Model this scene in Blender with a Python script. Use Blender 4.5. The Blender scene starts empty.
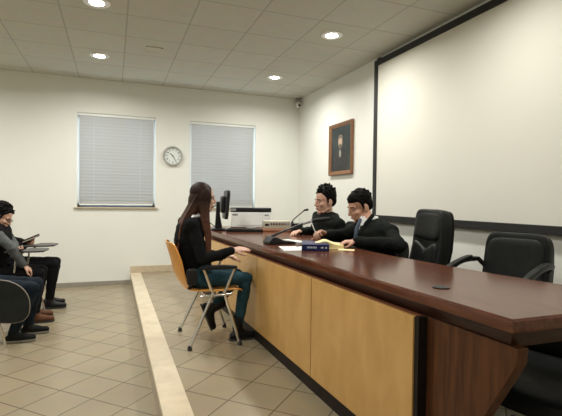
import bpy, bmesh, math, random
from mathutils import Vector as V, Matrix
random.seed(7)
sc = bpy.context.scene
COL = sc.collection
PI = math.pi
R = math.radians

# ------------------------------------------------------------------ materials
def mat(name, col, rough=.5, metal=0., var=.0, scale=8., bump=0., bscale=60., spec=.5, coat=0., sheen=0.):
    m = bpy.data.materials.new(name); m.use_nodes = True
    nt = m.node_tree; b = nt.nodes['Principled BSDF']
    b.inputs['Base Color'].default_value = (*col, 1)
    b.inputs['Roughness'].default_value = rough
    b.inputs['Metallic'].default_value = metal
    b.inputs['Specular IOR Level'].default_value = spec
    b.inputs['Coat Weight'].default_value = coat
    if sheen: b.inputs['Sheen Weight'].default_value = sheen
    if var or bump:
        tc = nt.nodes.new('ShaderNodeTexCoord')
    if var:
        n = nt.nodes.new('ShaderNodeTexNoise'); n.inputs['Scale'].default_value = scale; n.inputs['Detail'].default_value = 4
        nt.links.new(tc.outputs['Object'], n.inputs['Vector'])
        r = nt.nodes.new('ShaderNodeValToRGB')
        r.color_ramp.elements[0].position = .3; r.color_ramp.elements[1].position = .7
        r.color_ramp.elements[0].color = (*[c*(1-var) for c in col], 1)
        r.color_ramp.elements[1].color = (*[min(1, c*(1+var)) for c in col], 1)
        nt.links.new(n.outputs['Fac'], r.inputs['Fac']); nt.links.new(r.outputs['Color'], b.inputs['Base Color'])
    if bump:
        n2 = nt.nodes.new('ShaderNodeTexNoise'); n2.inputs['Scale'].default_value = bscale; n2.inputs['Detail'].default_value = 3
        nt.links.new(tc.outputs['Object'], n2.inputs['Vector'])
        bp = nt.nodes.new('ShaderNodeBump'); bp.inputs['Strength'].default_value = bump; bp.inputs['Distance'].default_value = .01
        nt.links.new(n2.outputs['Fac'], bp.inputs['Height']); nt.links.new(bp.outputs['Normal'], b.inputs['Normal'])
    return m

def wood(name, c1, c2, rough=.35, grain=(3, .35, 3), sc_=14., coat=0., dist=3., spec=.5):
    m = bpy.data.materials.new(name); m.use_nodes = True
    nt = m.node_tree; b = nt.nodes['Principled BSDF']
    tc = nt.nodes.new('ShaderNodeTexCoord'); mp = nt.nodes.new('ShaderNodeMapping')
    mp.inputs['Scale'].default_value = grain
    n = nt.nodes.new('ShaderNodeTexNoise'); n.inputs['Scale'].default_value = sc_; n.inputs['Detail'].default_value = 6
    n.inputs['Distortion'].default_value = dist*.2
    r = nt.nodes.new('ShaderNodeValToRGB'); r.color_ramp.elements[0].position = .3; r.color_ramp.elements[1].position = .72
    r.color_ramp.elements[0].color = (*c1, 1); r.color_ramp.elements[1].color = (*c2, 1)
    nt.links.new(tc.outputs['Object'], mp.inputs['Vector']); nt.links.new(mp.outputs['Vector'], n.inputs['Vector'])
    nt.links.new(n.outputs['Fac'], r.inputs['Fac']); nt.links.new(r.outputs['Color'], b.inputs['Base Color'])
    b.inputs['Specular IOR Level'].default_value = spec; b.inputs['Roughness'].default_value = rough; b.inputs['Coat Weight'].default_value = coat; b.inputs['Coat Roughness'].default_value = .08
    return m

def tiles(name, c1, c2, grout, size, phase, rot, mortar=.004, rough=.3, axes='XY', bump=.25):
    """square tiles laid in the plane, phase = a point where four tiles meet"""
    m = bpy.data.materials.new(name); m.use_nodes = True
    nt = m.node_tree; b = nt.nodes['Principled BSDF']
    tc = nt.nodes.new('ShaderNodeTexCoord'); mp = nt.nodes.new('ShaderNodeMapping'); mp.vector_type = 'TEXTURE'
    mp.inputs['Location'].default_value = (phase[0], phase[1], 0); mp.inputs['Rotation'].default_value = (0, 0, rot)
    br = nt.nodes.new('ShaderNodeTexBrick'); br.offset = 0; br.squash = 1
    br.inputs['Scale'].default_value = 1; br.inputs['Brick Width'].default_value = size; br.inputs['Row Height'].default_value = size
    br.inputs['Mortar Size'].default_value = mortar; br.inputs['Mortar Smooth'].default_value = .1; br.inputs['Bias'].default_value = 0
    br.inputs['Color1'].default_value = (*c1, 1); br.inputs['Color2'].default_value = (*c2, 1); br.inputs['Mortar'].default_value = (*grout, 1)
    nt.links.new(tc.outputs['Object'], mp.inputs['Vector']); nt.links.new(mp.outputs['Vector'], br.inputs['Vector'])
    n = nt.nodes.new('ShaderNodeTexNoise'); n.inputs['Scale'].default_value = 7; n.inputs['Detail'].default_value = 5
    nt.links.new(tc.outputs['Object'], n.inputs['Vector'])
    mx = nt.nodes.new('ShaderNodeMix'); mx.data_type = 'RGBA'; mx.blend_type = 'MULTIPLY'; mx.inputs[0].default_value = .18
    nt.links.new(br.outputs['Color'], mx.inputs[6]); nt.links.new(n.outputs['Color'], mx.inputs[7])
    nt.links.new(mx.outputs[2], b.inputs['Base Color'])
    b.inputs['Roughness'].default_value = rough
    bp = nt.nodes.new('ShaderNodeBump'); bp.inputs['Strength'].default_value = bump; bp.inputs['Distance'].default_value = .002; bp.invert = True
    nt.links.new(br.outputs['Fac'], bp.inputs['Height']); nt.links.new(bp.outputs['Normal'], b.inputs['Normal'])
    return m

def emis(name, col, s):
    m = bpy.data.materials.new(name); m.use_nodes = True; nt = m.node_tree
    nt.nodes.remove(nt.nodes['Principled BSDF'])
    e = nt.nodes.new('ShaderNodeEmission'); e.inputs['Color'].default_value = (*col, 1); e.inputs['Strength'].default_value = s
    nt.links.new(e.outputs[0], nt.nodes['Material Output'].inputs[0]); return m

def glass(name):
    m = bpy.data.materials.new(name); m.use_nodes = True; nt = m.node_tree
    nt.nodes.remove(nt.nodes['Principled BSDF'])
    t = nt.nodes.new('ShaderNodeBsdfTransparent'); t.inputs[0].default_value = (.9, .95, .98, 1)
    g = nt.nodes.new('ShaderNodeBsdfGlossy'); g.inputs['Roughness'].default_value = .02
    mx = nt.nodes.new('ShaderNodeMixShader'); mx.inputs[0].default_value = .08
    nt.links.new(t.outputs[0], mx.inputs[1]); nt.links.new(g.outputs[0], mx.inputs[2])
    nt.links.new(mx.outputs[0], nt.nodes['Material Output'].inputs[0]); return m

def blindmat(name, col):
    m = bpy.data.materials.new(name); m.use_nodes = True; nt = m.node_tree
    b = nt.nodes['Principled BSDF']; b.inputs['Base Color'].default_value = (*col, 1); b.inputs['Roughness'].default_value = .55
    t = nt.nodes.new('ShaderNodeBsdfTranslucent'); t.inputs[0].default_value = (.82, .86, .90, 1)
    mx = nt.nodes.new('ShaderNodeMixShader'); mx.inputs[0].default_value = .16
    nt.links.new(b.outputs[0], mx.inputs[1]); nt.links.new(t.outputs[0], mx.inputs[2])
    nt.links.new(mx.outputs[0], nt.nodes['Material Output'].inputs[0]); return m

M = {}
M['wall'] = mat('wall_paint', (.78, .79, .735), .75, var=.015, scale=2, bump=.05, bscale=180)
M['ceil'] = tiles('ceiling_tile', (.60, .59, .51), (.57, .56, .485), (.42, .41, .35), .6, (.72, 5.8), 0, .008, .9, bump=.15)
M['floor'] = tiles('floor_tile', (.335, .28, .185), (.31, .258, .17), (.135, .11, .07), .29, (-.33, 3.35), PI/4, .0045, .27)
M['plat'] = tiles('platform_tile', (.335, .28, .185), (.31, .258, .17), (.135, .11, .07), .29, (.42, 3.08), PI/4, .0045, .27)
M['marble'] = mat('step_marble', (.62, .53, .39), .22, var=.09, scale=9)
M['riser'] = mat('riser_tile', (.36, .30, .22), .22, var=.08, scale=6)
M['base_grey'] = mat('baseboard_grey', (.30, .28, .235), .4, var=.08)
M['base_beige'] = mat('baseboard_beige', (.55, .46, .33), .3, var=.1, scale=12)
M['white'] = mat('white_paint', (.82, .82, .80), .4)
M['white_pl'] = mat('white_plastic', (.80, .82, .80), .35, var=.02)
M['blind'] = blindmat('blind_slats', (.64, .645, .63))
M['glass'] = glass('window_glass')
M['steel'] = mat('brushed_steel', (.62, .62, .60), .3, .9, var=.05, scale=40)
M['chrome'] = mat('chrome_tube', (.72, .72, .70), .22, .95, var=.03)
M['black'] = mat('black_plastic', (.012, .012, .013), .38, var=.2, scale=30, spec=0.3)
M['rubber'] = mat('dark_rubber', (.05, .05, .05), .7, var=.2, spec=0.2)
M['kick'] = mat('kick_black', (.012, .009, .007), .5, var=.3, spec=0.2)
M['leather'] = mat('black_leather', (.009, .0105, .010), .45, var=.25, scale=20, bump=.12, bscale=140, spec=0.22)
M['leather_dk'] = mat('black_leather_side', (.005, .006, .006), .5, var=.2, scale=20, spec=0.15)
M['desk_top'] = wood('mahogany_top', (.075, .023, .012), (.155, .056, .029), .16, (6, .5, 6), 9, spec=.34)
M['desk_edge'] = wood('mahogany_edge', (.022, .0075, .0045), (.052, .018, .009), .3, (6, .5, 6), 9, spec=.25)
M['desk_end'] = wood('mahogany_end', (.050, .018, .007), (.120, .046, .017), .40, (4, 4, .35), 9, spec=.2)
M['maple'] = wood('maple_panel', (.50, .285, .085), (.61, .365, .125), .38, (1.2, 1.2, .5), 7, coat=.1)
M['seam'] = mat('panel_seam', (.16, .05, .02), .5, var=.2)
M['ply'] = wood('orange_plywood', (.66, .29, .06), (.78, .38, .095), .35, (1, 1, .5), 8, coat=.2)
M['screen'] = mat('screen_fabric', (.74, .73, .65), .85, var=.012, scale=1.5)
M['frame_blk'] = mat('screen_border', (.010, .010, .010), .6, var=.2)
M['gilt'] = wood('picture_frame_wood', (.13, .055, .022), (.30, .15, .07), .35, (8, 8, 8), 10)
M['canvas'] = mat('canvas_dark', (.022, .032, .033), .45, var=.5, scale=6)
M['p_face'] = mat('painted_face', (.46, .34, .24), .6, var=.25, scale=40)
M['p_robe'] = mat('painted_robe', (.028, .026, .026), .5, var=.4, scale=20)
M['p_collar'] = mat('painted_collar', (.30, .30, .26), .6, var=.3, scale=60)
M['p_hair'] = mat('painted_hair', (.16, .13, .10), .6, var=.3, scale=60)
M['skin'] = mat('skin', (.56, .33, .235), .5, var=.06, scale=25)
M['skin2'] = mat('skin_warm', (.50, .27, .185), .5, var=.08, scale=25)
M['skin3'] = mat('skin_fair', (.60, .36, .26), .5, var=.06, scale=25)
M['lip'] = mat('lip', (.36, .13, .11), .45, var=.1)
M['eye'] = mat('eyeball_shaded', (.34, .29, .26), .2, var=.02)  # eye whites darkened, eye-socket shade put into the colour
M['iris'] = mat('iris', (.02, .012, .008), .2, var=.1)
M['hair_blk'] = mat('black_hair', (.0045, .004, .0035), .6, var=.4, scale=60, bump=.4, bscale=90, spec=.06)
M['hair_brn'] = mat('brown_hair', (.028, .013, .008), .5, var=.45, scale=50, bump=.3, bscale=90, spec=0.15)
def ombre(m, c_top, c_tip):
    nt = m.node_tree; b = nt.nodes['Principled BSDF']; tc = nt.nodes.new('ShaderNodeTexCoord'); sx = nt.nodes.new('ShaderNodeSeparateXYZ')
    n = nt.nodes.new('ShaderNodeTexNoise'); n.inputs['Scale'].default_value = 26
    ad = nt.nodes.new('ShaderNodeMath'); ad.operation = 'MULTIPLY_ADD'; ad.inputs[1].default_value = .45
    r = nt.nodes.new('ShaderNodeValToRGB'); r.color_ramp.elements[0].position = .35; r.color_ramp.elements[1].position = .95
    r.color_ramp.elements[0].color = (*c_tip, 1); r.color_ramp.elements[1].color = (*c_top, 1)
    nt.links.new(tc.outputs['Generated'], sx.inputs[0]); nt.links.new(tc.outputs['Object'], n.inputs['Vector'])
    nt.links.new(n.outputs['Fac'], ad.inputs[0]); nt.links.new(sx.outputs['Z'], ad.inputs[2]); nt.links.new(ad.outputs[0], r.inputs['Fac'])
    nt.links.new(r.outputs['Color'], b.inputs['Base Color'])
ombre(M['hair_brn'], (.024, .011, .007), (.125, .050, .028))
M['hair_tip'] = mat('brown_hair_tips', (.105, .045, .022), .45, var=.3, scale=50)
M['knit'] = mat('black_knit', (.008, .0085, .009), .85, var=.3, scale=60, bump=.3, bscale=160, spec=0.06)
M['suit'] = mat('dark_suit', (.010, .012, .011), .8, var=.25, scale=40, bump=.2, bscale=120, spec=0.06)
M['coat'] = mat('dark_coat', (.012, .011, .012), .8, var=.3, scale=40, bump=.2, spec=0.06)
M['grey_knit'] = mat('grey_knit', (.11, .12, .118), .9, var=.2, scale=60, bump=.3, bscale=150, spec=.12)
M['jeans'] = mat('teal_jeans', (.022, .062, .085), .8, var=.3, scale=18, bump=.2, bscale=150, spec=.12)
M['jeans_dk'] = mat('navy_jeans', (.009, .015, .022), .8, var=.35, scale=18, bump=.2, bscale=150, spec=.12)
M['trouser'] = mat('black_trousers', (.008, .008, .009), .8, var=.3, scale=20, bump=.15, spec=0.06)
M['boot'] = mat('black_boot', (.009, .009, .010), .4, var=.3, scale=20, spec=0.25)
M['brown_boot'] = mat('brown_boot', (.11, .046, .022), .6, spec=.2, var=.2, scale=20)
M['sneaker'] = mat('dark_sneaker', (.012, .013, .012), .7, spec=.1, var=.3)
M['sole'] = mat('pale_sole', (.24, .22, .18), .6, var=.1)
M['shirt'] = mat('white_shirt', (.70, .71, .70), .7, var=.03)
M['tie'] = mat('blue_tie', (.05, .075, .12), .5, var=.3, scale=60)
M['paper'] = mat('white_paper', (.80, .79, .74), .7, var=.02)
M['yellow'] = mat('yellow_paper', (.80, .68, .36), .7, var=.05)
M['book'] = mat('navy_cover', (.011, .018, .085), .4, spec=.3, var=.15)
M['silver'] = mat('silver_lettering', (.55, .58, .66), .4, var=.05)
M['amp'] = mat('amplifier_metal', (.50, .47, .38), .4, .2, var=.05)
M['tray'] = mat('wooden_tray', (.34, .15, .075), .45, var=.2, scale=10)
M['dial'] = mat('clock_dial', (.72, .77, .74), .5, var=.02)
M['brd'] = mat('tablet_board', (.045, .045, .045), .35, var=.2, spec=0.3)
M['shell'] = mat('black_shell', (.013, .016, .015), .5, var=.25, scale=15, spec=0.25)
M['lamp'] = emis('downlight_glow', (1, .97, .88), 40)
M['scr_glass'] = mat('monitor_glass', (.01, .01, .012), .12, var=.1)
M['bracelet'] = mat('bracelet', (.55, .25, .25), .4, var=.2)
M['grey_pl'] = mat('grey_plastic', (.28, .28, .27), .5, var=.1)

# ------------------------------------------------------------------ mesh builder
class MB:
    def __init__(s): s.v = []; s.f = []
    def add(s, vs, fs):
        o = len(s.v); s.v += [tuple(p) for p in vs]; s.f += [tuple(i+o for i in f) for f in fs]; return s
    def box(s, c, d, rot=None):
        c = V(c); vs = []
        for x in (-.5, .5):
            for y in (-.5, .5):
                for z in (-.5, .5):
                    p = V((x*d[0], y*d[1], z*d[2]))
                    if rot: p = rot @ p
                    vs.append(c+p)
        return s.add(vs, [(0,1,3,2),(4,6,7,5),(0,4,5,1),(2,3,7,6),(0,2,6,4),(1,5,7,3)])
    def bx(s, x0, x1, y0, y1, z0, z1):
        return s.box(((x0+x1)/2, (y0+y1)/2, (z0+z1)/2), (x1-x0, y1-y0, z1-z0))
    def rings(s, rings, cap=True, closed=False):
        n = len(rings[0]); vs = [p for r in rings for p in r]; fs = []
        m = len(rings)
        for i in range(m if closed else m-1):
            a, b = i*n, ((i+1) % m)*n
            for j in range(n):
                k = (j+1) % n; fs.append((a+j, a+k, b+k, b+j))
        if cap and not closed:
            fs.append(tuple(range(n-1, -1, -1))); fs.append(tuple((m-1)*n+j for j in range(n)))
        return s.add(vs, fs)
    def tube(s, path, r, n=10, closed=False, radii=None):
        P = [V(p) for p in path]; m = len(P); rings = []
        up = None
        for i in range(m):
            if closed: t = (P[(i+1) % m]-P[i-1]).normalized()
            else: t = (P[min(i+1, m-1)]-P[max(i-1, 0)]).normalized()
            if up is None:
                up = V((0,0,1)) if abs(t.z) < .9 else V((1,0,0))
            a = (up - t*up.dot(t)).normalized(); b = t.cross(a); up = a
            rr = radii[i] if radii else r
            rings.append([P[i]+a*math.cos(2*PI*k/n)*rr+b*math.sin(2*PI*k/n)*rr for k in range(n)])
        return s.rings(rings, True, closed)
    def cap(s, p0, p1, r0, r1=None, n=14):
        """tapered capsule"""
        r1 = r0 if r1 is None else r1
        p0, p1 = V(p0), V(p1); t = (p1-p0); L = t.length
        t = t/L if L > 1e-6 else V((0,0,1))
        a = t.orthogonal().normalized(); b = t.cross(a); rings = []
        def ring(c, r): rings.append([c+a*math.cos(2*PI*k/n)*r+b*math.sin(2*PI*k/n)*r for k in range(n)])
        for q in (85, 60, 35, 12): ring(p0-t*r0*math.sin(R(q)), r0*math.cos(R(q)))
        for q in (12, 35, 60, 85): ring(p1+t*r1*math.sin(R(q)), r1*math.cos(R(q)))
        return s.rings(rings)
    def chain(s, pts, rad):
        for i in range(len(pts)-1): s.cap(pts[i], pts[i+1], rad[i], rad[i+1])
        return s
    def ell(s, c, rad, rot=None, n=20, m=14):
        c = V(c); rings = []
        for i in range(m+1):
            th = PI*(i+.02*(i == 0)-.02*(i == m))/m; rr = []
            for k in range(n):
                p = V((math.sin(th)*math.cos(2*PI*k/n)*rad[0], math.sin(th)*math.sin(2*PI*k/n)*rad[1], -math.cos(th)*rad[2]))
                if rot: p = rot @ p
                rr.append(c+p)
            rings.append(rr)
        return s.rings(rings)
    def sup(s, c, half, e=.3, rot=None, n=32, m=20, fn=None):
        """superellipsoid cushion"""
        c = V(c); rings = []
        pw = lambda x, q: math.copysign(abs(x)**q, x)
        for i in range(m+1):
            ph = -PI/2+PI*i/m; ph = max(-PI/2+.02, min(PI/2-.02, ph)); rr = []
            for k in range(n):
                w = 2*PI*k/n
                p = V((half[0]*pw(math.cos(ph), e)*pw(math.cos(w), e), half[1]*pw(math.cos(ph), e)*pw(math.sin(w), e), half[2]*pw(math.sin(ph), e)))
                if fn: p = fn(p)
                if rot: p = rot @ p
                rr.append(c+p)
            rings.append(rr)
        return s.rings(rings)
    def lathe(s, prof, c=(0,0,0), n=28, rot=None):
        c = V(c); rings = []
        for r, z in prof:
            rr = []
            for k in range(n):
                p = V((r*math.cos(2*PI*k/n), r*math.sin(2*PI*k/n), z))
                if rot: p = rot @ p
                rr.append(c+p)
            rings.append(rr)
        return s.rings(rings)
    def prism(s, poly, h0, h1, f=None):
        """polygon (2D) extruded from h0 to h1; f maps (u,v,h) to 3D"""
        f = f or (lambda u, v, h: (u, v, h)); n = len(poly)
        return s.rings([[V(f(u, v, h0)) for u, v in poly], [V(f(u, v, h1)) for u, v in poly]])
    def mesh(s, name):
        me = bpy.data.meshes.new(name); me.from_pydata(s.v, [], s.f); me.update()
        bm = bmesh.new(); bm.from_mesh(me); bmesh.ops.recalc_face_normals(bm, faces=bm.faces); bm.to_mesh(me); bm.free()
        return me
    def build(s, name, m, parent=None, bevel=0, smooth=True, seg=2, ang=40):
        me = s.mesh(name); o = bpy.data.objects.new(name, me); COL.objects.link(o)
        me.materials.append(M[m] if isinstance(m, str) else m)
        if smooth:
            for p in me.polygons: p.use_smooth = True
            try: me.set_sharp_from_angle(angle=R(ang))
            except Exception: pass
        if bevel:
            b = o.modifiers.new('bevel', 'BEVEL'); b.width = bevel; b.segments = seg; b.limit_method = 'ANGLE'; b.angle_limit = R(35)
        if parent is not None: o.parent = parent
        return o
    def fuse(s, name, m, parent=None, voxel=.006, smooth=5, disp=0., dscale=.08):
        """overlapping shapes united into one continuous skin"""
        me = s.mesh(name+'_src'); t = bpy.data.objects.new('tmp', me); COL.objects.link(t)
        r = t.modifiers.new('r', 'REMESH'); r.mode = 'VOXEL'; r.voxel_size = voxel
        if smooth:
            q = t.modifiers.new('s', 'SMOOTH'); q.factor = .5; q.iterations = smooth
        if disp:
            tx = bpy.data.textures.new('folds', 'CLOUDS'); tx.noise_scale = dscale; tx.noise_depth = 1
            d = t.modifiers.new('d', 'DISPLACE'); d.texture = tx; d.strength = disp; d.mid_level = .5
            d.texture_coords = 'LOCAL'
        dg = bpy.context.evaluated_depsgraph_get(); dg.update()
        nm = bpy.data.meshes.new_from_object(t.evaluated_get(dg)); nm.name = name
        COL.objects.unlink(t); bpy.data.objects.remove(t); bpy.data.meshes.remove(me)
        o = bpy.data.objects.new(name, nm); COL.objects.link(o)
        nm.materials.clear(); nm.materials.append(M[m])
        for p in nm.polygons: p.use_smooth = True
        if parent is not None: o.parent = parent
        return o

def tag(o, label=None, cat=None, group=None, kind=None):
    if label: o['label'] = label
    if cat: o['category'] = cat
    if group: o['group'] = group
    if kind: o['kind'] = kind
    return o
def thing(name, label, cat, loc=(0,0,0), rz=0, group=None):
    o = bpy.data.objects.new(name, None); COL.objects.link(o); o.empty_display_size = .1
    o.location = loc; o.rotation_euler = (0, 0, rz); return tag(o, label, cat, group)
def struct(o): o['kind'] = 'structure'; return o
def dup(root, loc, rz, label, group=None):
    r = root.copy(); COL.objects.link(r); r.location = loc; r.rotation_euler = (0, 0, rz); r['label'] = label
    if group: r['group'] = group
    for ch in list(root.children):
        c = ch.copy(); COL.objects.link(c); c.parent = r
        for g in list(ch.children):
            d = g.copy(); COL.objects.link(d); d.parent = c
    return r

# ------------------------------------------------------------------ camera
yaw, pitch, roll, foc = .3624, .0165, .0124, 443.0
F = V((math.sin(yaw)*math.cos(pitch), math.cos(yaw)*math.cos(pitch), -math.sin(pitch)))
r0 = V((math.cos(yaw), -math.sin(yaw), 0)); u0 = r0.cross(F)
rv = r0*math.cos(roll)+u0*math.sin(roll); uv = u0*math.cos(roll)-r0*math.sin(roll)
cam = bpy.data.cameras.new('camera'); co = bpy.data.objects.new('camera', cam); COL.objects.link(co)
mw = Matrix((rv, uv, -F)).transposed().to_4x4(); mw.translation = V((0, 0, 1.32)); co.matrix_world = mw
cam.sensor_fit = 'HORIZONTAL'; cam.sensor_width = 36; cam.lens = 36*foc/562; cam.clip_start = .05
sc.camera = co

# ------------------------------------------------------------------ room shell
XR, YB, H, P = 3.07, 7.24, 3.11, .17
XL, YF = -4.2, -3.2
XS = .266
struct(MB().bx(XL, XS, YF, YB, -.1, 0).build('floor', 'floor', smooth=False))
struct(MB().bx(XS+.001, XR, YF, YB, -.1, P).build('floor_platform', 'plat', smooth=False))
struct(MB().bx(XS-.012, XS+.145, YF, YB-.012, P-.028, P+.002).build('trim_1', 'marble', bevel=.003))          # marble nosing
struct(MB().bx(XS-.006, XS+.001, YF, YB-.012, 0, P-.028).build('trim_2', 'riser', smooth=False))                # riser
struct(MB().bx(XL, XR+.2, YF, YB+.2, H, H+.1).build('ceiling', 'ceil', smooth=False))
W1 = (-.505, .62, 1.19, 2.60); W2 = (1.16, 2.265, 1.19, 2.59)
wb = MB()
D = .2
for x0, x1 in ((XL-.2, W1[0]), (W1[1], W2[0]), (W2[1], XR+.2)): wb.bx(x0, x1, YB, YB+D, -.1, H+.1)
for w in (W1, W2):
    wb.bx(w[0], w[1], YB, YB+D, -.1, w[2]); wb.bx(w[0], w[1], YB, YB+D, w[3], H+.1)
struct(wb.build('wall_back', 'wall', smooth=False))
struct(MB().bx(XR, XR+.2, YF-.2, YB, -.1, H+.1).build('wall_right', 'wall', smooth=False))
struct(MB().bx(XL-.2, XL, YF-.2, YB, -.1, H+.1).build('wall_left', 'wall', smooth=False))
struct(MB().bx(XL, XR, YF-.2, YF, -.1, H+.1).build('wall_front', 'wall', smooth=False))
struct(MB().bx(XL, XS-.012, YB-.012, YB, 0, .065).build('baseboard_back', 'base_grey', bevel=.002))
struct(MB().bx(XS-.012, XR, YB-.012, YB, P+.0, P+.105).bx(XS-.012, XS+.0, YB-.0125, YB, .0, P+.105).build('baseboard_platform', 'base_beige', bevel=.002))
struct(MB().bx(XR-.012, XR, YF, YB-.012, P, P+.105).build('baseboard_right', 'base_beige', bevel=.002))

M['wframe'] = mat('window_frame', (.16, .24, .32), .4, var=.1)
for k, w in enumerate((W1, W2)):
    x0, x1, z0, z1 = w
    fr = MB(); y0, y1 = YB+.12, YB+.17
    fr.bx(x0, x0+.05, y0, y1, z0, z1).bx(x1-.05, x1, y0, y1, z0, z1).bx(x0, x1, y0, y1, z0, z0+.055).bx(x0, x1, y0, y1, z1-.05, z1)
    fr.bx((x0+x1)/2-.03, (x0+x1)/2+.03, y0, y1, z0, z1)
    wf = struct(fr.build('window_%d' % (k+1), 'white', bevel=.003))
    MB().bx(x0+.03, x1-.03, YB+.143, YB+.147, z0+.03, z1-.03).build('window_pane', 'glass', wf, smooth=False)
    MB().bx(x0-.04, x1+.04, YB-.03, YB+.12, z0-.022, z0).build('window_sill', 'marble' if 0 else 'base_beige', wf, bevel=.003)
    MB().bx(x0+.05, x1-.05, YB+.105, YB+.119, z0+.0005, z0+.075).build('glazing_bead', 'wframe', wf)
    # venetian blind, slats closed
    lab = ('closed white venetian blind with a thin blue gap above its sill, farther from the monitor' if k == 0 else
           'closed white venetian blind in the window behind the woman and the monitor')
    bl = thing('venetian_blind', lab, 'blind', ((x0+x1)/2, YB+.045, z0), 0)
    hw = (x1-x0)/2-.028
    MB().bx(-hw-.022, hw+.022, -.025, .025, z1-z0-.04, z1-z0-.0005).build('head_rail', 'white_pl', bl, bevel=.003)
    sl = MB(); zz = .075 if k == 0 else .05
    pitch_ = .048; n = int((z1-z0-.06-zz)/pitch_); pitch_ = (z1-z0-.062-zz)/n
    for i in range(n+1):
        z = zz+i*pitch_
        rings = []
        for x in (-hw, hw):
            rings.append([V((x, .006*math.cos(t*PI)-.004+ (t-.5)*.030, z+(t-.5)*-.053)) for t in (0, .25, .5, .75, 1)] +
                         [V((x, .006*math.cos(t*PI)-.0028+(t-.5)*.030, z+(t-.5)*-.053)) for t in (1, .75, .5, .25, 0)])
        sl.rings(rings)
    sl.build('slats', 'blind', bl, ang=70)
    MB().bx(-hw, hw, -.014, .014, zz-.05, zz-.028).build('bottom_rail', 'white_pl', bl, bevel=.003)
    for x in (-hw*.62, hw*.62):
        MB().tube([(x, -.017, zz-.03), (x, -.017, z1-z0-.02)], .0012, 6).build('ladder_cord', 'white_pl', bl)

# ------------------------------------------------------------------ ceiling fixtures
names = ['round recessed downlight cut by the top edge, above the audience side',
         'round recessed downlight nearest the back wall, above the left window',
         'round recessed downlight nearest the projection screen',
         'round recessed downlight nearest the back corner, above the right window']
spots = [(-.15, 4.41), (-.17, 6.03), (2.19, 4.30), (2.18, 6.07)]
first = None
for (x, y), lab in zip(spots, names):
    if first is None:
        t = thing('downlight', lab, 'ceiling light', (x, y, H), 0, 'recessed ceiling downlights'); first = t
        MB().lathe([(.098, -.0005), (.118, -.0005), (.118, -.006), (.110, -.012), (.098, -.009)], n=32).build('trim_ring', 'white', t)
        MB().lathe([(.0, -.004), (.098, -.004), (.098, -.007), (.05, -.010), (0.001, -.011)], n=32).build('diffuser', 'lamp', t)
    else: dup(first, (x, y, H), 0, lab)
for (x, y) in spots+[(-.16, 2.6), (2.19, 2.5), (-.16, .8), (2.19, .8), (-2.5, 4.4), (-2.5, 6.0), (-2.5, 2.6), (-2.5, .8), (-.16, -1), (2.19, -1), (-2.5, -1)]:
    L = bpy.data.lights.new('downlight_lamp', 'AREA'); L.shape = 'DISK'; L.size = .2; L.energy = 28 if y > 3 else (20 if y > 2 else 11); L.color = (1, .975, .915)
    lo = bpy.data.objects.new('downlight_lamp', L); COL.objects.link(lo); lo.location = (x, y, H-.02)
    L.spread = R(165)
t = thing('ceiling_hatch', 'small square cover plate set in the ceiling between the downlights', 'cover plate', (.45, 5.53, H))
MB().bx(-.085, .085, -.085, .085, -.006, -.0005).build('plate', 'ceil', t, bevel=.002)
fr = MB()
for a, b, c, d in ((-.095, .095, -.095, -.085), (-.095, .095, .085, .095), (-.095, -.085, -.095, .095), (.085, .095, -.095, .095)): fr.bx(a, b, c, d, -.008, -.0005)
fr.build('rim', M['grey_pl'] if 0 else 'base_beige', t)
t = thing('security_camera', 'small white security camera high in the corner where the two walls meet', 'camera', (XR-.07, YB-.09, H))
MB().bx(-.03, .03, -.02, .05, -.035, -.001).build('bracket', 'grey_pl', t, bevel=.004)
MB().tube([(0, .01, -.03), (0, 0, -.09)], .012).build('stem', 'grey_pl', t)
MB().sup((0, -.02, -.12), (.035, .055, .04), .5, Matrix.Rotation(R(-20), 3, 'X')).build('housing', 'white_pl', t)
MB().lathe([(.02, 0), (.02, .012), (.001, .014)], (0, -.072, -.138), rot=Matrix.Rotation(R(110), 3, 'X')).build('lens', 'black', t)

# ------------------------------------------------------------------ wall clock
t = thing('wall_clock', 'round silver wall clock on the back wall between the two blinds', 'clock', (.885, YB-.001, 2.01))
RX = Matrix.Rotation(R(90), 3, 'X')
MB().lathe([(.158, 0), (.158, .03), (.148, .044), (.132, .044), (.128, .03), (.128, 0)], n=44, rot=RX).build('rim', 'steel', t)
MB().lathe([(.001, .02), (.129, .02), (.129, .024), (.001, .024)], n=40, rot=RX).build('dial', 'dial', t)
for i in range(12):
    a = i*PI/6
    MB().box((math.sin(a)*.117, -.026, math.cos(a)*.117), (.004, .003, .014), Matrix.Rotation(a, 3, 'Y')).build('hour_mark', 'black', t)
for i in range(12):
    a = (i+1)*PI/6; cu = bpy.data.curves.new('numeral', 'FONT'); cu.body = str(i+1); cu.size = .036; cu.align_x = 'CENTER'; cu.align_y = 'CENTER'; cu.extrude = .0008
    q = bpy.data.objects.new('numeral', cu); COL.objects.link(q)
    dg = bpy.context.evaluated_depsgraph_get(); dg.update(); me = bpy.data.meshes.new_from_object(q.evaluated_get(dg))
    COL.objects.unlink(q); bpy.data.objects.remove(q)
    me.materials.clear(); me.materials.append(M['black'])
    q = bpy.data.objects.new('numeral', me); COL.objects.link(q); q.parent = t
    q.location = (math.sin(a)*.095, -.0255, math.cos(a)*.095); q.rotation_euler = (R(90), 0, 0)
def hand(a, l, w, y, nm):
    MB().box((math.sin(a)*l*.4, y, math.cos(a)*l*.4), (w, .002, l*1.2), Matrix.Rotation(a, 3, 'Y')).build(nm, 'black', t)
hand(R(-47), .062, .008, -.029, 'hour_hand'); hand(R(150), .092, .006, -.032, 'minute_hand')
MB().lathe([(.008, .02), (.008, .036), (.001, .037)], rot=RX).build('hub', 'black', t)

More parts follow.
